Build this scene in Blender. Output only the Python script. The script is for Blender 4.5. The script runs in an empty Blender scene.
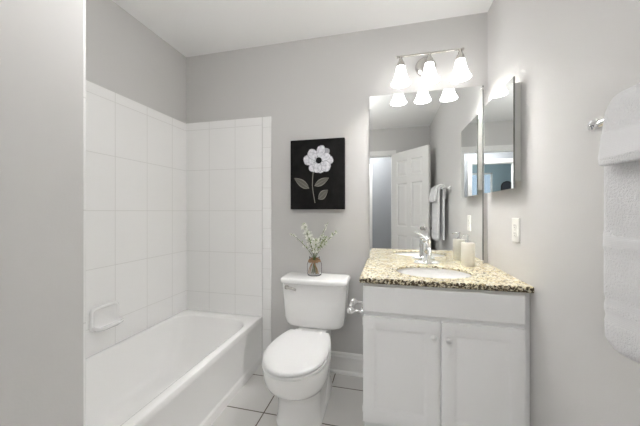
import bpy, bmesh, math, random
from mathutils import Vector, Matrix, noise
PI = math.pi
sc = bpy.context.scene
COL = sc.collection

# ------------------------------------------------------------------ camera
cd = bpy.data.cameras.new('camera')
cam = bpy.data.objects.new('camera', cd); COL.objects.link(cam)
cam.location = (0, -1.98, 1.163)
cam.rotation_euler = (PI/2, 0, math.radians(13.47))
cd.sensor_width = 36; cd.lens = 277*36/640
cd.shift_y = -2/640
cd.clip_start = .02
sc.camera = cam

# ------------------------------------------------------------------ daylight outside the bedroom window
wd = bpy.data.worlds.new('daylight'); sc.world = wd; wd.use_nodes = True
bgn = wd.node_tree.nodes['Background']
bgn.inputs[0].default_value = (.62, .8, 1, 1); bgn.inputs[1].default_value = .22

# ------------------------------------------------------------------ light levels and exposure
SHADE_E = 1.35          # glowing glass of the vanity lamp shades
BULB_E = 150           # bulbs inside
BATH_FILL_E = 9.4            # added fill globe in the bathroom, out of view
HALL_FILL_E = 28            # added fill globe in the hall, lights the bathroom through the doorway
BED_FILL_E = 40.0            # added fill globe to brighten the bedroom
vs = sc.view_settings
vs.view_transform = 'Standard'; vs.look = 'None'; vs.gamma = 1; vs.use_curve_mapping = False
vs.exposure = 2.0
sc.cycles.diffuse_bounces = 8
sc.cycles.max_bounces = 16
sc.cycles.caustics_reflective = True
sc.cycles.caustics_refractive = True

# ------------------------------------------------------------------ dimensions
XL, XR, H = -1.618, .632, 2.44
YF = -2.455             # wall behind the camera
XT = -.928              # bathtub front
YW = -1.357             # end of the alcove
XW = -.857               # face of the partition

# ------------------------------------------------------------------ materials
def mat(name, color, rough=.5, metal=0, spec=.5, trans=0, emit=0, coat=0, ior=1.45):
    m = bpy.data.materials.new(name); m.use_nodes = True
    b = m.node_tree.nodes['Principled BSDF']
    b.inputs['Base Color'].default_value = (*color, 1)
    b.inputs['Roughness'].default_value = rough
    b.inputs['Metallic'].default_value = metal
    b.inputs['Specular IOR Level'].default_value = spec
    b.inputs['Transmission Weight'].default_value = trans
    b.inputs['IOR'].default_value = ior
    b.inputs['Coat Weight'].default_value = coat
    if emit:
        b.inputs['Emission Color'].default_value = (1, .99, .98, 1)
        b.inputs['Emission Strength'].default_value = emit
    return m

class NT:
    """small helper to wire nodes"""
    def __init__(s, m):
        s.t = m.node_tree; s.b = s.t.nodes['Principled BSDF']
    def n(s, typ, **kw):
        x = s.t.nodes.new(typ)
        for k, v in kw.items(): setattr(x, k, v)
        return x
    def l(s, a, b): s.t.links.new(a, b)
    def m(s, op, a, b=None, c=None):
        x = s.n('ShaderNodeMath', operation=op)
        for i, v in enumerate((a, b, c)):
            if v is None: continue
            if isinstance(v, (int, float)): x.inputs[i].default_value = v
            else: s.l(v, x.inputs[i])
        return x.outputs[0]
    def coord(s):
        return s.n('ShaderNodeTexCoord').outputs['Object']
    def bump(s, h, strength, dist=.01):
        x = s.n('ShaderNodeBump'); x.inputs['Strength'].default_value = strength
        x.inputs['Distance'].default_value = dist
        s.l(h, x.inputs['Height']); s.l(x.outputs[0], s.b.inputs['Normal'])
    def mix(s, fac, a, b):
        x = s.n('ShaderNodeMix', data_type='RGBA')
        s.l(fac, x.inputs[0])
        for i, v in ((6, a), (7, b)):
            if isinstance(v, tuple): x.inputs[i].default_value = (*v, 1)
            else: s.l(v, x.inputs[i])
        return x.outputs[2]
    def noise(s, scale, detail=2, vec=None, rough=.5):
        x = s.n('ShaderNodeTexNoise'); x.inputs['Scale'].default_value = scale
        x.inputs['Detail'].default_value = detail; x.inputs['Roughness'].default_value = rough
        s.l(vec if vec else s.coord(), x.inputs['Vector'])
        return x.outputs['Fac']
    def ramp(s, fac, stops):
        x = s.n('ShaderNodeValToRGB'); r = x.color_ramp
        while len(r.elements) < len(stops): r.elements.new(.5)
        for e, (p, c) in zip(r.elements, stops):
            e.position = p; e.color = (*c, 1) if len(c) == 3 else c
        s.l(fac, x.inputs[0]); return x.outputs[0]

def paint(name, color, rough=.6, bump=.06):
    m = mat(name, color, rough, spec=.3); k = NT(m)
    f = k.noise(160, 3); k.bump(f, bump, .004)
    return m

def grid(name, color, line, axes, sizes, offs, width, rough, bump, var=.0):
    """tile grid with grout lines, in object space"""
    m = mat(name, color, rough); k = NT(m)
    sep = k.n('ShaderNodeSeparateXYZ'); k.l(k.coord(), sep.inputs[0])
    masks, cells = [], []
    for ax, s, o in zip(axes, sizes, offs):
        v = k.m('DIVIDE', k.m('SUBTRACT', sep.outputs[ax], o), s)
        cells.append(k.m('FLOOR', v))
        d = k.m('ABSOLUTE', k.m('SUBTRACT', k.m('FRACT', k.m('ADD', v, .5)), .5))
        masks.append(k.m('LESS_THAN', d, width/2/s))
    g = k.m('MAXIMUM', masks[0], masks[1])
    wn = k.n('ShaderNodeTexWhiteNoise', noise_dimensions='2D')
    cb = k.n('ShaderNodeCombineXYZ'); k.l(cells[0], cb.inputs[0]); k.l(cells[1], cb.inputs[1])
    k.l(cb.outputs[0], wn.inputs['Vector'])
    dark = tuple(c*(1-var) for c in color)
    base = k.mix(k.m('MULTIPLY', k.m('ADD', wn.outputs['Value'], k.noise(9, 4)), .5), color, dark)
    k.l(k.mix(g, base, line), k.b.inputs['Base Color'])
    k.bump(k.m('SUBTRACT', 1, g), bump, .003)
    return m

M = {}
M['wall'] = paint('warm_grey_paint', (.605, .597, .586))
M['hall'] = paint('blue_grey_hall_paint', (.36, .375, .40))
M['ceiling'] = paint('ceiling_white_paint', (.90, .90, .895), .8)
M['trim'] = mat('white_semigloss', (.82, .815, .80), .35)
M['cab'] = mat('white_cabinet_paint', (.89, .89, .89), .4)
M['tile_l'] = grid('white_wall_tile_side', (.89, .888, .88), (.75, .745, .73), (1, 2), (.232, .33), (-.628, .175), .004, .14, .25, .02)
M['tile_b'] = grid('white_wall_tile_back', (.89, .888, .88), (.75, .745, .73), (0, 2), (.232, .33), (-.929, .175), .004, .14, .25, .02)
M['bullnose'] = grid('white_bullnose_tile', (.89, .888, .88), (.75, .745, .73), (0, 2), (5, .155), (2.5, .10), .003, .14, .2, .02)
M['floor'] = grid('grey_floor_tile', (.68, .67, .65), (.10, .08, .06), (0, 1), (.332, .330), (-.687, -.173), .007, .32, .5, .10)
M['porc'] = mat('white_porcelain', (.89, .888, .88), .12, coat=.3)
M['tub'] = mat('white_tub_enamel', (.89, .888, .88), .14, coat=.2)
M['plastic'] = mat('white_plastic', (.76, .76, .757), .28)
M['chrome'] = mat('chrome', (.86, .86, .87), .08, 1)
M['nickel'] = mat('brushed_nickel', (.62, .60, .57), .25, 1)
M['mirror'] = mat('silvered_mirror', (.93, .945, .94), .0, 1)
M['mirror_edge'] = mat('mirror_glass_edge', (.16, .17, .16), .3)
M['outlet'] = mat('outlet_plastic', (.85, .84, .80), .35)
M['dark'] = mat('dark_gap', (.03, .03, .03), .6)
M['ceramic'] = mat('cream_ceramic', (.80, .77, .70), .3)
M['jar'] = mat('thin_jar_glass', (1, 1, 1), .02, trans=1, ior=1.07)
M['glass'] = mat('clear_glass', (.97, .98, .97), .02, trans=1, ior=1.45)
M['acryl'] = mat('clear_acrylic', (.97, .97, .97), .05, trans=.7, ior=1.45)
M['twine'] = mat('jute_twine', (.36, .22, .12), .9)
M['stem'] = mat('green_stem', (.13, .17, .06), .7)
M['leaf'] = mat('soft_green_leaf', (.27, .35, .13), .7)
M['blossom'] = mat('white_blossom', (.88, .88, .82), .7)
M['carpet'] = paint('beige_carpet', (.45, .42, .38), .95, .3)
M['panel'] = mat('dark_panel', (.07, .075, .09), .4)
M['teal'] = paint('blue_grey_paint', (.36, .46, .50))
M['bulb'] = mat('lit_bulb', (1, 1, 1), .3, emit=BULB_E)
M['dome'] = mat('lit_dome_glass', (.95, .95, .92), .4, emit=BATH_FILL_E)
M['hall_dome'] = mat('lit_hall_dome_glass', (.95, .95, .92), .4, emit=HALL_FILL_E)
M['bed_dome'] = mat('lit_bedroom_globe_glass', (.95, .95, .92), .4, emit=BED_FILL_E)
M['shade'] = mat('frosted_lamp_glass', (.95, .94, .92), .4, emit=SHADE_E)

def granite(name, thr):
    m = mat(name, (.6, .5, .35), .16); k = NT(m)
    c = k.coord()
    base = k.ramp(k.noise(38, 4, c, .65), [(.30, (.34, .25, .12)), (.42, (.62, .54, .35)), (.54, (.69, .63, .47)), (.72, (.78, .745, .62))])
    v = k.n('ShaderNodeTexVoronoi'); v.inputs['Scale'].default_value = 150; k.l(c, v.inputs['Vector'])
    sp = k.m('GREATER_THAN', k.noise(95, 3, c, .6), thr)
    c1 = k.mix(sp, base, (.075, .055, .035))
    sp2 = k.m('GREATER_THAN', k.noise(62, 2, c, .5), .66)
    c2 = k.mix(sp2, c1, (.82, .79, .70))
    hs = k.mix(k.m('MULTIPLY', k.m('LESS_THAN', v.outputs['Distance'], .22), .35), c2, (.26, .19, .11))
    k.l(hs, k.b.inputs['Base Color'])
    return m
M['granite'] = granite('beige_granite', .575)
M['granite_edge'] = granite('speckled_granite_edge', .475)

def terry():
    m = mat('white_terry_cloth', (.79, .79, .80), .95, spec=.1); k = NT(m)
    b = k.b; b.inputs['Sheen Weight'].default_value = .25
    sep = k.n('ShaderNodeSeparateXYZ'); k.l(k.coord(), sep.inputs[0])
    k.bump(k.m('ADD', k.noise(420, 3), k.m('MULTIPLY', k.noise(190, 3), 1.2)), .7, .005)
    return m
M['terry'] = terry()

def terry_band():
    m = mat('white_towel_band', (.77, .77, .78), .8, spec=.2); k = NT(m)
    sep = k.n('ShaderNodeSeparateXYZ'); k.l(k.coord(), sep.inputs[0])
    w = k.m('SINE', k.m('MULTIPLY', sep.outputs[2], 1500))
    k.bump(k.m('ADD', w, k.noise(300, 2)), .15, .002)
    return m
M['band'] = terry_band()

def canvas_black():
    m = mat('black_canvas', (.008, .007, .007), .75, spec=.2); k = NT(m)
    f = k.noise(14, 5); k.l(k.ramp(f, [(.35, (.004, .004, .004)), (.75, (.013, .012, .012))]), k.b.inputs['Base Color'])
    k.bump(k.noise(700, 1), .15, .002)
    return m
M['canvas'] = canvas_black()
def petal():
    m = mat('painted_petal', (.62, .62, .64), .6); k = NT(m)
    f = k.noise(55, 4); k.l(k.ramp(f, [(.3, (.46, .46, .50)), (.5, (.70, .70, .74)), (.7, (.85, .85, .88))]), k.b.inputs['Base Color'])
    return m
M['petal'] = petal()
M['petal_grey'] = mat('painted_petal_shade', (.34, .34, .37), .6)
M['pleaf'] = mat('painted_leaf', (.12, .117, .098), .7)
M['pleaf_edge'] = mat('painted_leaf_edge', (.27, .26, .225), .7)
M['pdark'] = mat('painted_flower_eye', (.008, .008, .009), .8, spec=.2)

# ------------------------------------------------------------------ mesh helpers
LOC = {}
def obj(name, bm, m, parent=None, smooth=False, bevel=0, seg=2, sub=0, angle=None):
    base = LOC.get(parent.name) if parent else None
    if base is not None:
        bmesh.ops.translate(bm, verts=bm.verts, vec=-base)
    me = bpy.data.meshes.new(name); bm.to_mesh(me); bm.free()
    for x in (m if isinstance(m, (list, tuple)) else [m]): me.materials.append(x)
    o = bpy.data.objects.new(name, me); COL.objects.link(o)
    if smooth:
        for p in me.polygons: p.use_smooth = True
        if angle: me.set_sharp_from_angle(angle=math.radians(angle))
    if parent:
        o.parent = parent; LOC[o.name] = base
    if bevel:
        b = o.modifiers.new('bevel', 'BEVEL'); b.width = bevel; b.segments = seg; b.limit_method = 'ANGLE'
        b.angle_limit = math.radians(40)
        for p in me.polygons: p.use_smooth = True
        me.set_sharp_from_angle(angle=math.radians(40))
    if sub:
        s = o.modifiers.new('sub', 'SUBSURF'); s.levels = sub; s.render_levels = sub
    return o
def thing(name, label, cat, loc=(0, 0, 0), group=None):
    o = bpy.data.objects.new(name, None); COL.objects.link(o)
    o.location = loc; o.empty_display_size = .05
    LOC[o.name] = Vector(loc)
    return tag(o, label, cat, group)
def tag(o, label, cat, group=None):
    o['label'] = label; o['category'] = cat
    if group: o['group'] = group
    return o
def struct(name, bm, m, **kw):
    o = obj(name, bm, m, **kw); o['kind'] = 'structure'; return o
def B(): return bmesh.new()
def box(bm, x0, x1, y0, y1, z0, z1, mi=0):
    vs_ = [bm.verts.new((x, y, z)) for x in (x0, x1) for y in (y0, y1) for z in (z0, z1)]
    fs = []
    for f in ((0, 1, 3, 2), (4, 6, 7, 5), (0, 4, 5, 1), (2, 3, 7, 6), (0, 2, 6, 4), (1, 5, 7, 3)):
        q = bm.faces.new([vs_[i] for i in f]); q.material_index = mi; fs.append(q)
    bmesh.ops.recalc_face_normals(bm, faces=fs)
    return bm
def loft(bm, rings, cap0=True, cap1=True, closed=False):
    R = [[bm.verts.new(p) for p in r] for r in rings]
    n = len(R[0]); fs = []
    pairs = list(zip(R, R[1:])) + ([(R[-1], R[0])] if closed else [])
    for a, b in pairs:
        for i in range(n):
            j = (i+1) % n
            fs.append(bm.faces.new((a[i], a[j], b[j], b[i])))
    if not closed:
        if cap0: fs.append(bm.faces.new(R[0][::-1]))
        if cap1: fs.append(bm.faces.new(R[-1]))
    bmesh.ops.recalc_face_normals(bm, faces=fs)
    return bm
def frame_of(d):
    d = Vector(d).normalized()
    u = d.cross(Vector((0, 0, 1)))
    if u.length < .05: u = d.cross(Vector((1, 0, 0)))
    u.normalize(); return d, u, u.cross(d).normalized()
def lathe(bm, base, axis, prof, n=28, cap0=True, cap1=True):
    """prof: list of (radius, distance along axis)"""
    base = Vector(base); d, u, v = frame_of(axis)
    rings = []
    for r, t in prof:
        rings.append([base + d*t + (u*math.cos(2*PI*i/n) + v*math.sin(2*PI*i/n))*max(r, 1e-4) for i in range(n)])
    return loft(bm, rings, cap0, cap1)
def tube(bm, pts, r, n=10):
    pts = [Vector(p) for p in pts]; rings = []
    rr = r if isinstance(r, (list, tuple)) else [r]*len(pts)
    _, u, _v = frame_of(pts[1]-pts[0])
    for i, p in enumerate(pts):
        t = (pts[min(i+1, len(pts)-1)] - pts[max(i-1, 0)]).normalized()
        u = (u - t*u.dot(t)).normalized(); v = t.cross(u)
        rings.append([p + (u*math.cos(2*PI*k/n)+v*math.sin(2*PI*k/n))*rr[i] for k in range(n)])
    return loft(bm, rings)
def bez(a, b, c, n=10):
    a, b, c = Vector(a), Vector(b), Vector(c)
    return [a*(1-t)**2 + b*2*t*(1-t) + c*t*t for t in (i/n for i in range(n+1))]
def rrect(x0, x1, y0, y1, r, z, k=8, m=8, bow=0):
    """rounded rectangle ring, same topology whatever its size; bow pushes the y0 side out"""
    P = []
    r = min(r, (x1-x0)/2-1e-4, (y1-y0)/2-1e-4)
    cs = [(x1-r, y1-r, 0), (x0+r, y1-r, PI/2), (x0+r, y0+r, PI), (x1-r, y0+r, 3*PI/2)]
    for q, (cx, cy, a0) in enumerate(cs):
        for i in range(k+1):
            a = a0 + PI/2*i/k
            P.append(Vector((cx+r*math.cos(a), cy+r*math.sin(a), z)))
        nx, ny, na = cs[(q+1) % 4]
        e = Vector((nx+r*math.cos(na), ny+r*math.sin(na), z)); s = P[-1].copy()
        for i in range(1, m): P.append(s.lerp(e, i/m))
    if bow:
        xm, hw = (x0+x1)/2, (x1-x0)/2
        for p in P:
            w = max(0, (y1-p.y)/(y1-y0))
            p.y -= bow*w*(1-((p.x-xm)/hw)**2)
    return P
def ell(cx, cy, a, b, z, n=40):
    return [Vector((cx+a*math.cos(2*PI*i/n), cy+b*math.sin(2*PI*i/n), z)) for i in range(n)]

# ================================================================== the setting
struct('floor', box(B(), XL-.1, XR+.1, YF-.05, .1, -.1, 0), M['floor'])
struct('ceiling', box(B(), XL-.1, XR+.1, YF-.1, .1, H, H+.1), M['ceiling'])
struct('wall_back', box(B(), XL-.1, XR+.1, 0, .1, 0, H), M['wall'])
struct('wall_left', box(B(), XL-.1, XL, YF, 0, 0, H), M['wall'])
struct('wall_right', box(B(), XR, XR+.1, YF, 0, 0, H), M['wall'])
struct('wall_partition', box(B(), XL, XW, YF, YW, 0, H), M['wall'])
# wall behind the camera with its doorway
DX0, DX1, DH = -.63, .085, 2.03
b = B(); box(b, XW, DX0, YF-.1, YF, 0, H); box(b, DX1, XR+.1, YF-.1, YF, 0, H); box(b, DX0, DX1, YF-.1, YF, DH, H)
struct('wall_front', b, M['wall'])
b = B()
for y0, y1 in ((YF, YF+.016), (YF-.116, YF-.1)):
    box(b, DX0-.06, DX0, y0, y1, 0, DH+.065); box(b, DX1, DX1+.06, y0, y1, 0, DH+.065); box(b, DX0, DX1, y0, y1, DH, DH+.065)
box(b, DX0-.001, DX0+.015, YF-.1, YF, 0, DH); box(b, DX0, DX1, YF-.1, YF, DH-.015, DH+.001)
box(b, DX1-.012, DX1+.001, YF-.1, YF-.045, 0, DH)
struct('trim_1', b, M['trim'])
# tile surround
b = box(B(), XL, XL+.01, YW, 0, .345, 1.886); struct('trim_2', b, M['tile_l'], bevel=.003)
b = box(B(), XL+.01, -.929, -.01, 0, .345, 1.886); box(b, -.9295, -.929, -.01, 0, 0, 1.886); struct('trim_3', b, M['tile_b'])
struct('trim_4', box(B(), -.929, -.856, -.011, 0, 0, 1.888), M['bullnose'], bevel=.006, seg=3)
struct('trim_5', box(B(), XL, XW-.002, YW, YW+.01, .345, 1.886), M['tile_b'], bevel=.003)
# baseboards (moulded profile)
def baseboard(name, p0, p1, n):
    """p0 -> p1 on the wall line, n = direction into the room"""
    p0, p1, n = Vector(p0), Vector(p1), Vector(n)
    prof = [(.0, 0), (.026, 0), (.026, .010), (.022, .018), (.014, .022), (.014, .115), (.010, .128), (.010, .135), (.005, .146), (0, .146)]
    rings = [[p + n*a + Vector((0, 0, z)) for a, z in prof] for p in (p0, p1)]
    struct(name, loft(B(), rings), M['trim'])
baseboard('baseboard_back', (-.856, 0, 0), (-.11, 0, 0), (0, -1, 0))
baseboard('baseboard_right', (XR, -.575, 0), (XR, YF, 0), (-1, 0, 0))
baseboard('baseboard_partition', (XW, YW, 0), (XW, YF+.02, 0), (1, 0, 0))

# hall and bedroom seen through the doorway in the mirrors
HX0, HX1, HY, BX0, BX1, BY = -2.6, 1.5, -3.6, -3.2, 1.0, -6.4
struct('floor_hall', box(B(), BX0-.1, HX1+.1, BY-.1, YF-.05, -.1, -.002), M['carpet'])
struct('ceiling_hall', box(B(), BX0-.1, HX1+.1, BY-.1, YF-.1, H, H+.1), M['ceiling'])
struct('wall_hall_right', box(B(), HX1, HX1+.1, HY, YF, 0, H), M['wall'])
b = box(B(), XR+.1, HX1+.1, YF-.1, YF, 0, H); struct('wall_hall_near', b, M['wall'])
struct('wall_hall_left', box(B(), HX0-.1, HX0, HY, YF-.1, 0, H), M['wall'])
b = box(B(), HX0-.1, XL-.1, YF-.1, YF, 0, H); struct('wall_hall_corner', b, M['wall'])
E0, E1 = -1.03, -.33
b = B(); box(b, BX0-.1, E0, HY-.1, HY, 0, H); box(b, E1, HX1+.1, HY-.1, HY, 0, H); box(b, E0, E1, HY-.1, HY, DH, H)
struct('wall_hall', b, M['hall'])
b = B()
for y0, y1 in ((HY, HY+.016), (HY-.116, HY-.1)):
    box(b, E0-.06, E0, y0, y1, 0, DH+.065); box(b, E1, E1+.06, y0, y1, 0, DH+.065); box(b, E0, E1, y0, y1, DH, DH+.065)
box(b, E0-.001, E0+.015, HY-.1, HY, 0, DH); box(b, E1-.015, E1+.001, HY-.1, HY, 0, DH); box(b, E0, E1, HY-.1, HY, DH-.015, DH+.001)
struct('trim_6', b, M['trim'])
struct('wall_bedroom_left', box(B(), BX0-.1, BX0, BY, HY-.1, 0, H), M['teal'])
struct('wall_bedroom_right', box(B(), BX1, BX1+.1, BY, HY-.1, 0, H), M['teal'])
WX0, WX1, WZ0, WZ1 = -1.62, -.75, .85, 2.2
b = B(); box(b, BX0-.1, WX0, BY-.1, BY, 0, H); box(b, WX1, BX1+.1, BY-.1, BY, 0, H)
box(b, WX0, WX1, BY-.1, BY, 0, WZ0); box(b, WX0, WX1, BY-.1, BY, WZ1, H)
struct('wall_bedroom', b, M['teal'])
w1 = bpy.data.objects.new('window_1', None); COL.objects.link(w1); w1['kind'] = 'structure'
w1.location = (WX0, BY, WZ0); LOC['window_1'] = Vector(w1.location)
b = B()
for x0, x1, z0, z1 in ((WX0, WX0+.04, WZ0, WZ1), (WX1-.04, WX1, WZ0, WZ1), (WX0, WX1, WZ0, WZ0+.04), (WX0, WX1, WZ1-.04, WZ1), (WX0, WX1, 1.50, 1.535)):
    box(b, x0, x1, BY-.08, BY-.03, z0, z1)
obj('window_frame', b, M['trim'], w1)
obj('window_pane', box(B(), WX0+.03, WX1-.03, BY-.058, BY-.054, WZ0+.03, WZ1-.03), M['glass'], w1)
obj('window_sill', box(B(), WX0-.04, WX1+.04, BY-.03, BY+.05, WZ0-.03, WZ0), M['trim'], w1)

# ---- six-panel door, hinged at the doorway and swung into the bathroom
def panel_relief(bm, x0, x1, z0, z1, yf, s, mg, depth, rise, slope):
    """nested rectangular loops on a face at y=yf whose outward direction is s; returns loops of corner points"""
    def rec(m_, y): return [Vector((x0+m_, y, z0+m_)), Vector((x1-m_, y, z0+m_)), Vector((x1-m_, y, z1-m_)), Vector((x0+m_, y, z1-m_))]
    rings = [rec(0, yf), rec(mg, yf-s*depth), rec(mg*1.6, yf-s*depth), rec(mg*1.6+slope, yf-s*(depth-rise))]
    R = [[bm.verts.new(p) for p in r] for r in rings]
    fs = []
    for a, c in zip(R, R[1:]):
        for i in range(4):
            fs.append(bm.faces.new((a[i], a[(i+1) % 4], c[(i+1) % 4], c[i])))
    fs.append(bm.faces.new(R[-1]))
    for f in fs:
        f.normal_update()
    return fs
def panelled_slab(bm, W, Hh, T, cells, mg, depth, rise, slope, both=True):
    """slab 0..W, y -T..0, 0..Hh with raised panels cut in the given x,z cells (front face y=-T)"""
    xs = sorted({0, W, *[c for q in cells for c in q[:2]]}); zs = sorted({0, Hh, *[c for q in cells for c in q[2:]]})
    keep = []
    for s, yf in ((-1, -T), (1, 0)):
        for i in range(len(xs)-1):
            for j in range(len(zs)-1):
                a, c, d, e = xs[i], xs[i+1], zs[j], zs[j+1]
                isp = any(q[0] <= a and c <= q[1] and q[2] <= d and e <= q[3] for q in cells) and (both or s < 0)
                if isp: continue
                bm.faces.new([bm.verts.new(p) for p in ((a, yf, d), (c, yf, d), (c, yf, e), (a, yf, e))])
        if both or s < 0:
            for q in cells: panel_relief(bm, *q, yf, s, mg, depth, rise, slope)
    for p in (((0, -T, 0), (W, -T, 0), (W, 0, 0), (0, 0, 0)), ((0, -T, Hh), (W, -T, Hh), (W, 0, Hh), (0, 0, Hh)),
              ((0, -T, 0), (0, 0, 0), (0, 0, Hh), (0, -T, Hh)), ((W, -T, 0), (W, 0, 0), (W, 0, Hh), (W, -T, Hh))):
        bm.faces.new([bm.verts.new(v) for v in p])
    bmesh.ops.remove_doubles(bm, verts=bm.verts, dist=1e-5)
    bmesh.ops.recalc_face_normals(bm, faces=bm.faces)
    return bm
dw = .705
cells = []
for x0, x1 in ((.105, .315), (.39, .60)):
    for z0, z1 in ((.20, .80), (.93, 1.56), (1.66, 1.89)): cells.append((x0, x1, z0, z1))
d1 = thing('door_1', 'open white six panel door behind the camera, seen in the mirror', 'door', (DX1, YF+.045, .008))
d1['kind'] = 'structure'
d1.rotation_euler = (0, 0, math.radians(50.5))
LOC['door_1'] = Vector((0, 0, 0))
obj('door_leaf', panelled_slab(B(), dw, 2.02, .035, cells, .012, .012, .007, .03), M['trim'], d1)
for s in (-1, 1):
    y0 = -.035 if s < 0 else 0
    b = lathe(B(), (dw-.06, y0, .93), (0, s, 0), [(.032, 0), (.030, .008), (.012, .012), (.011, .035), (.024, .042), (.029, .055), (.022, .066), (.001, .068)])
    obj('door_knob', b, M['nickel'], d1, smooth=True)

# ================================================================== bathtub
TZ = .355
t = thing('bathtub', 'white alcove bathtub with sloped basin and plain apron', 'bathtub', (-1.27, -.69, 0))
rings = []
x0, x1, y0, y1 = XL+.0105, XT, YW+.011, -.0115
rings.append(rrect(x0, x1, y0, y1, .012, TZ-.03))
rings.append(rrect(x0, x1, y0, y1, .012, TZ-.006))
rings.append(rrect(x0+.0015, x1-.0015, y0+.0015, y1-.0015, .012, TZ-.002))
rings.append(rrect(x0+.006, x1-.006, y0+.006, y1-.006, .012, TZ))
ix0, ix1, iy0, iy1 = x0+.042, x1-.056, y0+.09, y1-.105
for g, z in ((.020, 0), (.010, .0015), (.003, .006)): rings.append(rrect(ix0-g, ix1+g, iy0-g, iy1+g, .12+g, TZ-z))
for dx, df, dn, z, r in ((0, 0, 0, TZ-.012, .12), (.004, .006, .004, TZ-.022, .12), (.010, .014, .010, TZ-.04, .12), (.018, .032, .018, TZ-.07, .12), (.030, .075, .03, TZ-.14, .12),
                         (.045, .125, .045, TZ-.21, .12), (.062, .165, .06, TZ-.26, .125), (.085, .20, .09, TZ-.29, .13), (.125, .25, .14, TZ-.305, .12), (.19, .34, .3, TZ-.31, .08)):
    rings.append(rrect(ix0+dx, ix1-dx, iy0+dn, iy1-df, r, z))
obj('basin', loft(B(), rings, cap0=False), M['tub'], t, smooth=True)
prof = [(XT, TZ-.03), (XT-.0005, TZ-.04), (XT-.004, TZ-.05), (XT-.004, .070), (XT-.003, .064), (XT+.003, .056), (XT+.004, .05), (XT+.004, 0), (XT-.03, 0), (XT-.03, TZ-.03)]
b = loft(B(), [[Vector((x, y, z)) for x, z in prof] for y in (YW+.011, -.03)])
box(b, XT-.03, XT-.001, -.034, -.0115, 0, TZ-.02)
obj('apron', b, M['tub'], t, smooth=True, angle=35)
b = lathe(B(), (-1.285, -.52, .0455), (0, 0, 1), [(.034, 0), (.034, .003), (.026, .005), (.0, .004)])
obj('drain', b, M['chrome'], t, smooth=True)

# soap dish on the side tiles
SY0, SY1, SZ0, SZ1 = -.782, -.612, .478, .618
t = thing('soap_dish', 'white ceramic soap dish fixed to the side wall tiles above the tub', 'soap dish', (XL+.01, -.70, .50))
def yz_ring(x, m_, r_=.03, z0=None):
    return [Vector((x, p.x, p.y)) for p in rrect(SY0+m_, SY1-m_, (z0 or SZ0)+m_, SZ1-m_, r_, 0)]
obj('backplate', loft(B(), [yz_ring(XL+.0096, 0), yz_ring(XL+.022, .001), yz_ring(XL+.027, .006), yz_ring(XL+.027, .012, .022), yz_ring(XL+.022, .018, .018), yz_ring(XL+.016, .024, .015)]), M['porc'], t, smooth=True, angle=60)
def dish_ring(m_, z, out):
    return [Vector((max(p.x, XL+.015), p.y, z)) for p in rrect(XL-.05+m_, XL+out-m_, SY0+.004+m_, SY1-.004-m_, .04, z)]
obj('tray', loft(B(), [dish_ring(.035, SZ0-.002, .07), dish_ring(.012, SZ0+.008, .08), dish_ring(.002, SZ0+.022, .088), dish_ring(0, SZ0+.032, .09), dish_ring(.003, SZ0+.036, .09), dish_ring(.008, SZ0+.034, .09), dish_ring(.016, SZ0+.022, .088), dish_ring(.035, SZ0+.016, .085)]), M['porc'], t, smooth=True, angle=60)

# ================================================================== toilet
TX = -.472
t = thing('toilet', 'white two piece toilet with closed lid beside the bathtub', 'toilet', (TX, -.4, 0))
def lid_ring(z, m_=0, back=-.298, front=-.782, w=.174, wb=.128, yc=-.545):
    """closed seat outline: squared back, egg-shaped front"""
    P = []; n = 40
    for i in range(n+1):           # front half, from +x round the front to -x
        a = -PI*i/n
        P.append(Vector((TX+(w-m_)*math.cos(a), yc+(-(front+m_)+yc)*math.sin(a), z)))
    k = 14
    for i in range(1, k+1):        # left side up to the back corner
        s_ = i/k; P.append(Vector((TX-(w-m_)+(w-wb)*(s_**2.2), yc+(back-m_-yc)*s_, z)))
    for i in range(1, 8): P.append(Vector((TX-(wb-m_)+2*(wb-m_)*i/8, back-m_, z)))
    for i in range(k, 0, -1):
        s_ = i/k; P.append(Vector((TX+(w-m_)-(w-wb)*(s_**2.2), yc+(back-m_-yc)*s_, z)))
    return P
rings = [lid_ring(z, 0, back, front, w, wb, yc) for z, w, front, back, wb, yc in (
    (0, .130, -.618, -.16, .12, -.50), (.016, .130, -.618, -.16, .12, -.50), (.028, .122, -.610, -.17, .11, -.50), (.10, .119, -.612, -.17, .105, -.50),
    (.155, .119, -.618, -.17, .105, -.502), (.185, .123, -.630, -.175, .10, -.506), (.21, .133, -.658, -.18, .10, -.515), (.235, .148, -.697, -.20, .105, -.528), (.26, .161, -.729, -.23, .11, -.538), (.29, .169, -.750, -.26, .113, -.543),
    (.33, .172, -.764, -.275, .116, -.545), (.356, .173, -.767, -.28, .118, -.545), (.368, .171, -.765, -.285, .116, -.545), (.3705, .162, -.752, -.29, .11, -.545))]
obj('bowl', loft(B(), rings), M['porc'], t, smooth=True, angle=60)
b = loft(B(), [rrect(TX-.10, TX+.10, -.33, -.04, .05, z) for z in (.28, .375)] + [rrect(TX-.095, TX+.095, -.325, -.045, .05, .3855)])
obj('tank_deck', b, M['porc'], t, smooth=True, angle=40)
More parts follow.
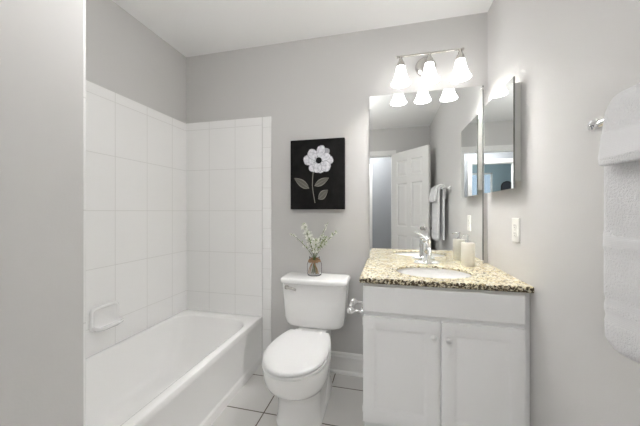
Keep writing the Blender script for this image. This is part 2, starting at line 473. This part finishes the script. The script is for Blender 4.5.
# foot of the pedestal with its trapway bulge
rings = []
for i in range(9):
    a = i/8; y = -.14-.30*a; zt = .10+.11*math.sin(PI*min(1, a*1.1)); w = .118+.012*math.sin(PI*a)
    rings.append([Vector((TX+w*math.cos(q), y, max(0, zt*math.sin(q)))) for q in [PI*k/12 for k in range(13)]])
obj('trapway', loft(B(), rings), M['porc'], t, smooth=True, angle=50)
obj('seat', loft(B(), [lid_ring(.3735, .012, front=-.778), lid_ring(.377, 0, front=-.778), lid_ring(.386, 0, front=-.778), lid_ring(.389, .005, front=-.778)]), M['plastic'], t, smooth=True, angle=50)
rings = [lid_ring(.3925, .012, front=-.778), lid_ring(.3965, .002, front=-.778), lid_ring(.404, .002, front=-.778), lid_ring(.409, .006, front=-.778), lid_ring(.413, .016, front=-.778), lid_ring(.4165, .045, front=-.778), lid_ring(.418, .09, front=-.778)]
obj('seat_lid', loft(B(), rings), M['plastic'], t, smooth=True, angle=50)
for s in (-1, 1):
    obj('seat_hinge', box(B(), TX+s*.075-.022, TX+s*.075+.022, -.315, -.280, .380, .408), M['plastic'], t, bevel=.006, seg=3)
# tank
rings = []
for z, hw, ya, yb, r in ((.386, .155, -.045, -.19, .05), (.389, .176, -.040, -.203, .05), (.398, .191, -.036, -.210, .05), (.415, .200, -.033, -.214, .045), (.45, .205, -.03, -.217, .04), (.55, .212, -.03, -.221, .038), (.684, .220, -.03, -.226, .035)):
    rings.append(rrect(TX-hw, TX+hw, yb, ya, r, z, bow=.012))
obj('tank', loft(B(), rings), M['porc'], t, smooth=True, angle=60)
rings = []
for z, m_ in ((.680, .006), (.684, .001), (.690, 0), (.702, 0), (.709, .003), (.7135, .009), (.715, .018)):
    rings.append(rrect(TX-.228+m_, TX+.228-m_, -.240+m_, -.022-m_, .035, z, bow=.016))
obj('tank_lid', loft(B(), rings), M['porc'], t, smooth=True, angle=60)
b = lathe(B(), (TX-.175, -.222, .655), (0, -1, 0), [(.014, 0), (.014, .014), (.010, .018), (.009, .030), (.0, .031)])
tube(b, bez((TX-.178, -.247, .655), (TX-.14, -.252, .658), (TX-.105, -.250, .644)), [.009, .009, .009, .0085, .008, .008, .0075, .0075, .008, .008, .007])
obj('flush_lever', b, M['nickel'], t, smooth=True)

# ================================================================== vanity
VX0, VX1, VY = -.116, .607, -.552
t = thing('vanity_cabinet', 'white two door vanity cabinet under the granite countertop', 'cabinet', ((VX0+VX1)/2, -.28, 0))
def rect_xy(z, m_): return [Vector((x, y, z)) for x, y in ((VX0+m_, VY+m_), (VX1-m_, VY+m_), (VX1-m_, -.0005-m_), (VX0+m_, -.0005-m_))]
obj('carcass', loft(B(), [rect_xy(.088, 0), rect_xy(.7995, 0), rect_xy(.7995, .018), rect_xy(.106, .018)]), M['cab'], t, bevel=.0015)
obj('toe_kick', box(B(), VX0+.004, VX1, -.50, -.01, 0, .088), M['cab'], t)
obj('filler_strip', box(B(), VX1+.006, XR-.0005, VY+.012, -.4, 0, .7995), M['cab'], t)
def front_at(bm, x, z):
    bmesh.ops.translate(bm, verts=bm.verts, vec=(x, VY, z)); return bm
def cab_door(x0, x1, z0, z1, kx, kz):
    W, Hh = x1-x0, z1-z0
    d = obj('door', front_at(panelled_slab(B(), W, Hh, .019, [(.056, W-.056, .056, Hh-.056)], .008, .006, .0045, .024, both=False), x0, z0), M['cab'], t, bevel=.003)
    b = lathe(B(), (kx, VY-.018, kz), (0, -1, 0), [(.008, 0), (.006, .006), (.006, .011), (.012, .015), (.014, .020), (.012, .025), (.001, .028)], n=20)
    obj('knob', b, M['plastic'], d, smooth=True)
cab_door(-.113, .242, .112, .634, .218, .565)
cab_door(.255, .602, .112, .634, .282, .560)
obj('drawer_front', front_at(box(B(), 0, .714, -.019, 0, 0, .131), -.112, .655), M['cab'], t, bevel=.005, seg=3)
for z in (.60, .16):
    b = box(B(), VX0-.0025, VX0+.001, VY-.010, VY+.012, z-.016, z+.016)
    obj('hinge', b, M['trim'], t, smooth=True, angle=40)

# countertop with the sink cut-out
CZ, CY, CX0 = .828, -.578, -.132
SCX, SCY, SA, SB = .250, -.340, .196, .157
N = 64
def square_ring(z, x0, x1, y0, y1):
    P = []
    for i in range(N):
        a = 2*PI*(i+.5)/N; c, s_ = math.cos(a), math.sin(a)
        k = 1e9
        if c > 0: k = min(k, (x1-SCX)/c)
        if c < 0: k = min(k, (x0-SCX)/c)
        if s_ > 0: k = min(k, (y1-SCY)/s_)
        if s_ < 0: k = min(k, (y0-SCY)/s_)
        P.append(Vector((SCX+c*k, SCY+s_*k, z)))
    for cx, cy in ((x0, y0), (x0, y1), (x1, y0), (x1, y1)):
        q = min(P, key=lambda p: (p.x-cx)**2+(p.y-cy)**2); q.x, q.y = cx, cy
    return P
def ering(z, g=0):
    return [Vector((SCX+(SA+g)*math.cos(2*PI*(i+.5)/N), SCY+(SB+g)*math.sin(2*PI*(i+.5)/N), z)) for i in range(N)]
X1c, Y1c = XR-.0005, -.0005
rings = [ering(CZ-.028, .036), ering(CZ-.012, .030), ering(CZ-.012), ering(CZ-.003), ering(CZ, .003), square_ring(CZ, CX0+.004, X1c, CY+.004, Y1c), square_ring(CZ-.004, CX0, X1c, CY, Y1c), square_ring(CZ-.022, CX0, X1c, CY, Y1c), square_ring(CZ-.028, CX0+.006, X1c, CY+.006, Y1c)]
b = loft(B(), rings, closed=True)
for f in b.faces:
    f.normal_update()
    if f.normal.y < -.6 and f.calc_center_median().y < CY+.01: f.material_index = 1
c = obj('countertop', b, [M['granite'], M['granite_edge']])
tag(c, 'speckled beige granite countertop on the white vanity', 'countertop')
t = thing('sink', 'white oval undermount sink basin set in the granite countertop', 'sink', (SCX, SCY, CZ-.16))
rr = [ering(CZ-.0125, .022), ering(CZ-.0125, .006)]
for k in range(1, 11):
    a = PI/2*k/11
    s_ = math.cos(a)**.7
    rr.append([Vector((SCX+(SA+.006)*s_*math.cos(2*PI*(i+.5)/N), SCY+(SB+.006)*s_*math.sin(2*PI*(i+.5)/N), CZ-.0125-.135*math.sin(a))) for i in range(N)])
bas = obj('basin', loft(B(), rr, cap0=False), M['porc'], t, smooth=True)
sol = bas.modifiers.new('sol', 'SOLIDIFY'); sol.thickness = .006; sol.offset = -1
b = lathe(B(), (SCX, SCY, CZ-.149), (0, 0, 1), [(.024, 0), (.024, .006), (.017, .008), (.0, .006)])
obj('drain', b, M['chrome'], t, smooth=True)

# faucet
FX, FY = .252, -.095
t = thing('faucet', 'chrome single lever faucet behind the sink', 'faucet', (FX, FY, CZ))
rings = []
for z, g in ((0, 0), (.006, 0), (.012, -.004), (.016, -.012)):
    rings.append(ell(FX, FY, .078+g, .030+g, CZ+z))
obj('base_plate', loft(B(), rings), M['chrome'], t, smooth=True, angle=50)
b = lathe(B(), (FX, FY, CZ+.010), (0, 0, 1), [(.036, 0), (.030, .012), (.025, .025), (.0235, .06), (.024, .10), (.026, .118), (.022, .126), (.0, .127)])
obj('body', b, M['chrome'], t, smooth=True, angle=50)
b = tube(B(), [(FX, FY-.012, CZ+.075), (FX, FY-.04, CZ+.095), (FX, FY-.075, CZ+.103), (FX, FY-.105, CZ+.098), (FX, FY-.122, CZ+.082), (FX, FY-.126, CZ+.068)], [.017, .016, .0145, .0135, .013, .0125], 16)
obj('spout', b, M['chrome'], t, smooth=True, angle=50)
b = lathe(B(), (FX, FY, CZ+.134), (0, 0, 1), [(.020, 0), (.025, .006), (.024, .020), (.016, .032), (.0, .036)])
lv = obj('lever', b, M['chrome'], t, smooth=True, angle=50)
b = tube(B(), [(FX, FY, CZ+.160), (FX-.02, FY-.006, CZ+.178), (FX-.052, FY-.014, CZ+.184)], [.008, .0055, .005], 12)
obj('lever_arm', b, M['chrome'], lv, smooth=True, angle=60)
b = tube(B(), [(FX+.004, FY+.03, CZ+.012), (FX+.004, FY+.03, CZ+.12)], .003, 8)
lathe(b, (FX+.004, FY+.03, CZ+.12), (0, 0, 1), [(.003, 0), (.006, .004), (.006, .010), (0, .014)], 12)
obj('drain_rod', b, M['chrome'], t, smooth=True)

# soap dispenser
SX, SY = .487, -.115
t = thing('soap_dispenser', 'cream ceramic soap dispenser with clear pump right of the faucet', 'soap dispenser', (SX, SY, CZ))
b = lathe(B(), (SX, SY, CZ), (0, 0, 1), [(.036, 0), (.0385, .003), (.0385, .136), (.0365, .141), (.018, .143), (.0, .143)], 36)
obj('bottle', b, M['ceramic'], t, smooth=True, angle=50)
b = lathe(B(), (SX, SY, CZ+.142), (0, 0, 1), [(.015, 0), (.015, .010), (.006, .013), (.005, .035), (.011, .037), (.011, .047), (.0, .049)], 20)
tube(b, [(SX, SY, CZ+.184), (SX-.03, SY-.012, CZ+.184), (SX-.042, SY-.017, CZ+.178)], [.006, .005, .004])
obj('pump', b, M['chrome'], t, smooth=True, angle=50)

# ================================================================== mirrors
t = thing('wall_mirror', 'large frameless wall mirror above the granite countertop', 'mirror', (.24, 0, .83))
b = box(B(), -.115, .600, -.006, -.0005, CZ+.0008, 1.968)
for f in b.faces:
    f.normal_update(); f.material_index = 0 if f.normal.y < -.5 else 1
obj('mirror_glass', b, [M['mirror'], M['mirror_edge']], t)
obj('edge_channel', box(B(), .6003, .6065, -.009, -.0005, CZ+.0008, 1.968), M['mirror_edge'], t)
for x, z in ((-.115, 1.88), (.600, CZ+.012), (.600, 1.95)):
    s = -1 if x < 0 else 1
    obj('mirror_clip', box(B(), x-.009 if s > 0 else x-.008, x+.008 if s > 0 else x+.009, -.010, -.0005, z-.008, z+.008), M['chrome'], t, bevel=.002)

t = thing('medicine_cabinet', 'wall mounted medicine cabinet with mirrored door on the right wall', 'cabinet', (XR, -.28, 1.27))
obj('body', box(B(), .597, XR-.0005, -.455, -.10, 1.306, 1.785), M['trim'], t, bevel=.002)
b = box(B(), .589, .5965, -.479, -.078, 1.272, 1.806)
for f in b.faces:
    f.normal_update(); f.material_index = 0 if f.normal.x < -.5 else 1
obj('mirrored_door', b, [M['mirror'], M['mirror_edge']], t)

# ================================================================== vanity light
LY, LZ = -.165, 2.135
t = thing('vanity_light', 'brushed nickel vanity light bar with three lit bell shades above the mirror', 'wall light', (.257, 0, 2.12))
b = lathe(B(), (.257, -.0005, 2.13), (0, -1, 0), [(.066, 0), (.066, .008), (.060, .016), (.030, .022), (.0, .023)], 40)
obj('backplate', b, M['nickel'], t, smooth=True, angle=50)
b = tube(B(), [(.257, -.02, 2.13), (.257, -.08, 2.132), (.257, LY, LZ)], .009)
obj('arm', b, M['nickel'], t, smooth=True)
b = tube(B(), [(.070, LY, LZ), (.446, LY, LZ)], .0065, 12)
for x in (.070, .257, .446): lathe(b, (x-.006, LY, LZ), (1, 0, 0), [(.0095, 0), (.0095, .012)], 14)
obj('bar', b, M['nickel'], t, smooth=True, angle=50)
for x in (.088, .257, .432):
    b = lathe(B(), (x, LY, LZ-.045), (0, 0, 1), [(.024, -.022), (.0255, -.016), (.024, -.004), (.020, .010), (.013, .018), (.012, .028), (.008, .032), (.008, .045)], 24)
    obj('socket_cup', b, M['nickel'], t, smooth=True, angle=60)
    prof = [(.022, -.058), (.027, -.068), (.030, -.085), (.034, -.105), (.040, -.128), (.047, -.148), (.056, -.164), (.060, -.172),
            (.057, -.172), (.053, -.163), (.044, -.147), (.037, -.127), (.031, -.104), (.027, -.085), (.024, -.070), (.019, -.060)]
    b = B(); n = 28
    loft(b, [[Vector((x+r*math.cos(2*PI*i/n), LY+r*math.sin(2*PI*i/n), LZ+z)) for i in range(n)] for r, z in prof], closed=True)
    sh = obj('lamp_shade', b, M['shade'], t, smooth=True, angle=60)
    b = lathe(B(), (x, LY, LZ-.062), (0, 0, -1), [(.011, 0), (.012, .02), (.018, .04), (.022, .058), (.018, .076), (.008, .084), (0, .085)], 20)
    obj('bulb', b, M['bulb'], sh, smooth=True)

# unseen fill globes, added to brighten the bathroom and the rooms behind it
def fill_globe(label, x, y, m, r=.09, drop=.40):
    t = thing('ceiling_lamp', label, 'ceiling light', (x, y, H))
    b = lathe(B(), (x, y, H-.0005), (0, 0, -1), [(.06, 0), (.06, .015), (.05, .022), (.010, .026), (.010, drop-r-.012), (.034, drop-r-.008), (.034, drop-r+.006)], 32)
    obj('canopy', b, M['nickel'], t, smooth=True, angle=40)
    prof = [(r*math.sin(a), drop-r*math.cos(a)) for a in [PI*(i+2)/22 for i in range(21)]]
    obj('globe', lathe(B(), (x, y, H), (0, 0, -1), prof, 32), m, t, smooth=True)
fill_globe('opal globe lamp on the bathroom ceiling in front of the partition', -.43, -1.2, M['dome'])
fill_globe('opal globe lamp on the hall ceiling', -.45, -3.05, M['hall_dome'], .08, .13)
fill_globe('opal globe lamp on the bedroom ceiling', -.2, -5.0, M['bed_dome'])

# ================================================================== outlet
t = thing('outlet', 'ivory duplex wall outlet right of the mirror', 'outlet', (XR, -.407, 1.068))
b = B()
loft(b, [[Vector((x, y, z)) for y, z in ((-.447+m_, 1.008+m_), (-.367-m_, 1.008+m_), (-.367-m_, 1.128-m_), (-.447+m_, 1.128-m_))] for x, m_ in ((XR-.0005, 0), (XR-.004, 0), (XR-.0065, .003))])
obj('cover_plate', b, M['outlet'], t)
for zc in (1.088, 1.048):
    b = B(); n = 24
    loft(b, [[Vector((x, -.407+.016*math.cos(2*PI*i/n), zc+max(-.013, min(.013, .017*math.sin(2*PI*i/n))))) for i in range(n)] for x in (XR-.006, XR-.009)])
    r_ = obj('receptacle', b, M['outlet'], t)
    b = B()
    for dy in (-.006, .006): box(b, XR-.0094, XR-.0085, -.407+dy-.0012, -.407+dy+.0012, zc-.001, zc+.008)
    box(b, XR-.0094, XR-.0085, -.4075, -.4025, zc-.010, zc-.005)
    obj('slots', b, M['dark'], r_)
obj('screw', lathe(B(), (XR-.006, -.407, 1.068), (-1, 0, 0), [(.004, 0), (.003, .0015), (0, .002)], 12), M['nickel'], t)

# ================================================================== paper holder on the vanity side
t = thing('toilet_paper_holder', 'empty chrome and clear toilet paper holder on the side of the vanity', 'paper holder', (VX0, -.485, .645))
for y in (-.400, -.545):
    b = lathe(B(), (VX0-.0003, y, .648), (-1, 0, 0), [(.024, 0), (.024, .005), (.014, .010), (.009, .016), (.008, .045), (.012, .050), (.019, .058), (.020, .070), (.014, .080), (.0, .083)], 20)
    obj('post', b, M['chrome'], t, smooth=True, angle=60)
b = lathe(B(), (VX0-.068, -.408, .648), (0, -1, 0), [(.010, 0), (.010, .02), (.014, .024), (.014, .065), (.012, .07), (.012, .105), (.009, .11), (.009, .129)], 20)
obj('roller', b, M['acryl'], t, smooth=True, angle=50)

# ================================================================== painting
PX0, PX1, PZ0, PZ1, PY = -.690, -.288, 1.175, 1.683, -.036
t = thing('painting', 'black canvas painting of a white flower hung above the toilet', 'painting', ((PX0+PX1)/2, 0, PZ0))
b = box(B(), PX0, PX1, PY, -.0006, PZ0, PZ1)
lay = [0]
def poly(pts, mi):
    lay[0] += 1
    y = PY-.0004-.00008*lay[0]
    f = b.faces.new([b.verts.new((PX0+u*.40, y, PZ1-v*.508)) for u, v in pts]); f.material_index = mi
    f.normal_update()
    if f.normal.y > 0: f.normal_flip()
AS = .40/.508
random.seed(4)
def blob(cu, cv, ang, L, W, mi, n=22, base=.0):
    """petal: starts at (cu,cv) and points along ang, lobed end; u,v in canvas fractions"""
    if mi == 1: blob(cu, cv, ang, L*1.03, W*1.10, 2)
    P = []
    for i in range(n):
        a = 2*PI*i/n
        lx = L*(.5-.5*math.cos(a)); w = W*math.sin(a)*(.55+.6*(lx/L))
        lx += .02*L*math.sin(5*a)
        x = lx*math.cos(ang)-w*math.sin(ang); y = lx*math.sin(ang)+w*math.cos(ang)
        P.append((cu+x, cv+y*AS))
    poly(P, mi)
FU, FV = .54, .305
for ang, L, W, mi in ((-50, .27, .085, 2), (130, .24, .09, 1), (0, .26, .085, 1), (75, .225, .095, 1), (185, .285, .10, 1), (-135, .26, .092, 1), (42, .255, .098, 1), (-78, .27, .082, 1), (-25, .22, .07, 1), (100, .22, .08, 1)):
    blob(FU, FV, math.radians(ang), L, W, mi)
for ang, L, W in ((60, .10, .010), (160, .11, .010), (215, .10, .010), (-110, .10, .010), (20, .10, .010)):
    blob(FU, FV, math.radians(ang), L, W, 2)
poly([(FU+.056*math.cos(2*PI*i/18), FV+.046*math.sin(2*PI*i/18)) for i in range(18)], 4)
st = [(.435, .47), (.425, .56), (.42, .66), (.435, .76), (.47, .91)]
for (u0, v0), (u1, v1) in zip(st, st[1:]):
    poly([(u0-.0065, v0), (u0+.0065, v0), (u1+.0065, v1), (u1-.0065, v1)], 5)
def pleaf(u0, v0, u1, v1, w):
    L = math.hypot(u1-u0, v1-v0); du, dv = (u1-u0)/L, (v1-v0)/L
    for k, mi in ((1, 5), (.78, 3)):
        A = [(u0+du*L*q - dv*w*k*math.sin(PI*q**.85), v0+dv*L*q + du*w*k*math.sin(PI*q**.85)) for q in [i/12 for i in range(13)]]
        Bq = [(u0+du*L*q + dv*w*k*math.sin(PI*q**.85), v0+dv*L*q - du*w*k*math.sin(PI*q**.85)) for q in [i/12 for i in range(11, 0, -1)]]
        poly(A+Bq, mi)
    poly([(u0-dv*.004, v0+du*.004), (u0+dv*.004, v0-du*.004), (u1, v1)], 5)
pleaf(.36, .70, .07, .545, .055); pleaf(.46, .665, .73, .555, .050); pleaf(.53, .855, .71, .725, .060)
obj('canvas', b, [M['canvas'], M['petal'], M['petal_grey'], M['pleaf'], M['pdark'], M['pleaf_edge']], t)

# ================================================================== jar of sprigs on the tank
JX, JY, JZ = -.489, -.105, .715
t = thing('glass_jar', 'small clear glass jar with a twine bow on the toilet tank', 'vase', (JX, JY, JZ))
prof = [(.0, 0), (.044, 0), (.050, .004), (.052, .015), (.052, .075), (.047, .092), (.036, .104), (.034, .112), (.037, .116), (.037, .128), (.034, .128),
        (.034, .118), (.031, .112), (.033, .103), (.044, .090), (.049, .074), (.049, .016), (.046, .009), (.0, .007)]
obj('jar', lathe(B(), (JX, JY, JZ+.0003), (0, 0, 1), prof, 32, False, False), M['jar'], t, smooth=True)
b = B()
for z, rr_ in ((.098, .0425), (.103, .040), (.108, .038)):
    tube(b, [(JX+rr_*math.cos(2*PI*i/24), JY+rr_*math.sin(2*PI*i/24), JZ+z) for i in range(25)], .0028, 6)
q = Vector((JX+.004, JY-.045, JZ+.103))
for s in (-1, 1):
    tube(b, [q, q+Vector((s*.018, -.006, .012)), q+Vector((s*.034, -.004, .006)), q+Vector((s*.030, -.003, -.008)), q+Vector((s*.014, -.004, -.006)), q], .0026, 6)
    for d in (0, .006):
        tube(b, [q, q+Vector((s*(.010+d), -.005, -.022)), q+Vector((s*(.020+d*1.5), -.004, -.052)), q+Vector((s*(.024+d*2), -.003, -.083))], .0024, 6)
lathe(b, q+Vector((0, 0, -.006)), (0, 0, 1), [(.003, 0), (.007, .004), (.007, .009), (.003, .013)], 10)
obj('twine_bow', b, M['twine'], t, smooth=True)
def pix(u, v, y):
    f, yaw = 277, math.radians(13.47); c_, s_ = math.cos(yaw), math.sin(yaw); a = (u-320)/f
    r = Vector((-s_+a*c_, c_+a*s_, (211-v)/f)); k = (y+1.98)/r.y
    return Vector((0, -1.98, 1.163))+r*k
SPR = [  # tip x, y, z (metres), blossom count, leaf count, size, label
    (-.562, -.13, 1.070, 105, 26, .0095, 'white flowering sprig rising upright, tallest on the left of the jar'),
    (-.665, -.10, 1.000, 20, 12, .0085, 'thin sprig with few white buds arching furthest left from the jar'),
    (-.402, -.09, 1.070, 28, 14, .0088, 'thin budded sprig standing up high right of the upright white sprig'),
    (-.335, -.12, 1.015, 26, 30, .0085, 'thin sprig with pale buds arching furthest right from the jar'),
    (-.470, -.135, .965, 85, 44, .0095, 'short bushy white sprig in the middle of the jar'),
    (-.395, -.14, .985, 22, 70, .009, 'leafy green sprig leaning right from the jar'),
    (-.540, -.08, .965, 26, 60, .009, 'short green sprig leaning left behind the upright white sprig'),
]
def petal_cluster(bm, c, r, rnd):
    n = Vector((rnd.uniform(-1, 1), rnd.uniform(-1, .3), rnd.uniform(-.6, 1))).normalized()
    d, u, v = frame_of(n)
    for k in range(4):
        a = 2*PI*k/4+rnd.random()
        e = u*math.cos(a)+v*math.sin(a); g = d.cross(e)
        p = [c, c+e*r*.6+g*r*.4+d*r*.35, c+e*r*1.1+d*r*.25, c+e*r*.6-g*r*.4+d*r*.35]
        top = [bm.verts.new(x) for x in p]; bot = [bm.verts.new(x-d*r*.18) for x in p]
        bm.faces.new(top); bm.faces.new(bot[::-1])
        for i in range(4): bm.faces.new((top[i], bot[i], bot[(i+1) % 4], top[(i+1) % 4]))
def leaf_blade(bm, c, dirv, L, W):
    d, u, v = frame_of(dirv)
    ring = [c, c+d*L*.3+u*W, c+d*L*.65+u*W*.8, c+d*L, c+d*L*.65-u*W*.8, c+d*L*.3-u*W]
    top = [bm.verts.new(x) for x in ring]; bot = [bm.verts.new(x-v*.0008) for x in ring]
    bm.faces.new(top); bm.faces.new(bot[::-1])
    for i in range(6): bm.faces.new((top[i], bot[i], bot[(i+1) % 6], top[(i+1) % 6]))
for i, (x, y, z, nb, nl, s, lab) in enumerate(SPR):
    rnd = random.Random(20+i)
    tip = Vector((x, y, z)); a = 2*PI*i/7
    foot = Vector((JX-.018*math.cos(a)*1.2, JY-.018*math.sin(a), JZ+.011))
    if x < JX: foot.x = JX+abs(foot.x-JX)
    else: foot.x = JX-abs(foot.x-JX)
    neck = Vector((JX+(x-JX)*.06, JY+(y-JY)*.1, JZ+.125))
    t = thing('sprig', lab, 'flower', tuple(foot), 'artificial flower sprigs in the glass jar')
    mid = Vector((JX+(x-JX)*.42, JY+(y-JY)*.5, JZ+.125+(z-JZ-.125)*.62))
    path = [foot, foot.lerp(neck, .5), neck] + bez(neck, mid, tip, 12)[1:]
    b = tube(B(), path, [.0022]*3+[.002-.0009*k/11 for k in range(12)], 6)
    up = path[2:]
    tw = []
    bb, bl = B(), B()
    for k in range(max(nb, nl)):
        q = rnd.uniform(.22, 1)**.8*(len(up)-1); j = min(int(q), len(up)-2)
        p = up[j].lerp(up[j+1], q-j)
        off = Vector((rnd.gauss(0, 1), rnd.gauss(0, 1), rnd.gauss(0, .6)))*(.012 if nb < 30 else .018)*(1.25-.75*q/(len(up)-1))
        e = p+off
        if k < nb:
            tube(b, [p-(up[j+1]-up[j]).normalized()*.008, e], .0006, 4); petal_cluster(bb, e, s*rnd.uniform(.7, 1.2), rnd)
        if k < nl:
            dv = (off.normalized()+(up[j+1]-up[j]).normalized()*.8)
            leaf_blade(bl, p, dv, s*rnd.uniform(1.8, 3), s*.35)
    st_ = obj('stem', b, M['stem'], t, smooth=True)
    obj('blossoms', bb, M['blossom'], t); obj('leaves', bl, M['leaf'], t)

# ================================================================== towel bar and towels
BX, BZ = .562, 1.398
t = thing('towel_bar', 'chrome towel bar on the right wall holding white towels', 'towel bar', (XR, -1.35, BZ))
b = tube(B(), [(BX, -1.055, BZ), (BX, -1.665, BZ)], .0105, 20)
obj('bar', b, M['chrome'], t, smooth=True, angle=50)
for y in (-1.064, -1.655):
    b = lathe(B(), (XR-.0004, y, BZ), (-1, 0, 0), [(.026, 0), (.026, .005), (.018, .010), (.011, .018), (.010, .045), (.015, .052), (.0165, .062), (.0165, .076), (.013, .084), (.0, .086)], 24)
    obj('post', b, M['chrome'], t, smooth=True, angle=55)
def towel(name, label, y0, y1, r, th, zf, zb, flare, seed, bands, corner, xback=.606, narrow=.018):
    """folded towel over the bar: inverted U section swept along y; r = inner radius"""
    segs = []
    nz = 44
    for i in range(nz+1): segs.append(('f', zf+(BZ-zf)*i/nz))
    for i in range(1, 12): segs.append(('a', PI-PI*i/12))
    for i in range(nz+1): segs.append(('b', BZ-(BZ-zb)*i/nz))
    ny = 30
    rnd = Vector((seed*3.1, 0, 0))
    def sect(y, k):
        inner, outer = [], []
        e = min(k, 1-k)
        for kind, v in segs:
            rr_ = th
            q = noise.noise(Vector((y*9, v*2.2, seed)))*.006 + noise.noise(Vector((y*24, v*5, seed+5)))*.0018
            if kind == 'f':
                h = (BZ-v)/(BZ-zf)
                base = Vector((BX-r-flare*h, y, v)); nrm = Vector((-1, 0, 0))
                q *= (.25+h)
                lift = corner*max(0, 1-e/.12)**2*max(0, 1-(v-zf)/.06)**2
                base.z += lift
                base.y += (.5-k)*.0+ (-(h**1.5)*narrow if k < .5 else (h**1.5)*narrow)*(1-2*e)
            elif kind == 'a':
                base = Vector((BX+r*math.cos(v), y, BZ+r*math.sin(v)*1.0)); nrm = Vector((math.cos(v), 0, math.sin(v))); q *= .4
            else:
                base = Vector((min(BX+r, xback-th), y, v)); nrm = Vector((1, 0, 0)); q *= .1
                rr_ = min(th, .62-base.x)
            edge = math.sqrt(max(0, 1-max(0, 1-e/.018)**2))
            mid = base+nrm*rr_*.5
            hw = rr_*.5*(.35+.65*edge)
            if kind == 'f' and v < zf+.02: hw *= .6+.4*math.sqrt(max(0, (v-zf)/.02))
            p0 = mid-nrm*hw; p1 = mid+nrm*hw
            if kind == 'f': p1.x -= q+.002; p1.x = min(p1.x, p0.x-.002)
            if kind == 'a': p1 += nrm*(q)
            for z0_, z1_, dd in bands:
                if kind == 'f' and z0_ < v < z1_: p1.x += dd
            inner.append(p0); outer.append(p1)
        return outer+inner[::-1]
    rings = [sect(y0+(y1-y0)*k/ny, k/ny) for k in [0]+[.3]+list(range(1, ny))+[ny-.3, ny]]
    o = obj(name, loft(B(), rings), [M['terry'], M['band']], smooth=True, angle=80)
    for p in o.data.polygons:
        if any(z0_ < p.center.z < z1_ for z0_, z1_, _ in bands) and p.center.x < BX-.01: p.material_index = 1
    return tag(o, label, 'towel')
towel('bath_towel', 'long white bath towel hanging underneath from the chrome towel bar', -1.140, -1.56, .0115, .020, .835, .86, .008, 1, [(.905, .922, .0028), (.938, .952, .0028), (1.075, 1.105, -.0022)], .02)
towel('hand_towel', 'short white hand towel folded on top of the longer bath towel', -1.172, -1.535, .0335, .018, 1.268, 1.29, .016, 2, [(1.285, 1.345, -.0012)], .004, .628, 0)

# ================================================================== bedroom wall piece
t = thing('arched_panel', 'dark arch topped panel on the bedroom wall, seen in the cabinet mirror', 'wall decoration', (-1.95, BY, 1.2))
ring = [(-.14, 0), (.14, 0)]+[(.14*math.cos(a), .62+.14*math.sin(a)) for a in [PI*i/16 for i in range(17)]]
obj('frame', loft(B(), [[Vector((-1.95+x, y, 1.2+z)) for x, z in ring] for y in (BY+.0005, BY+.03)]), M['dark'], t)
obj('glass', loft(B(), [[Vector((-1.95+x*.85, y, 1.23+z*.93)) for x, z in ring] for y in (BY+.029, BY+.033)]), M['panel'], t)
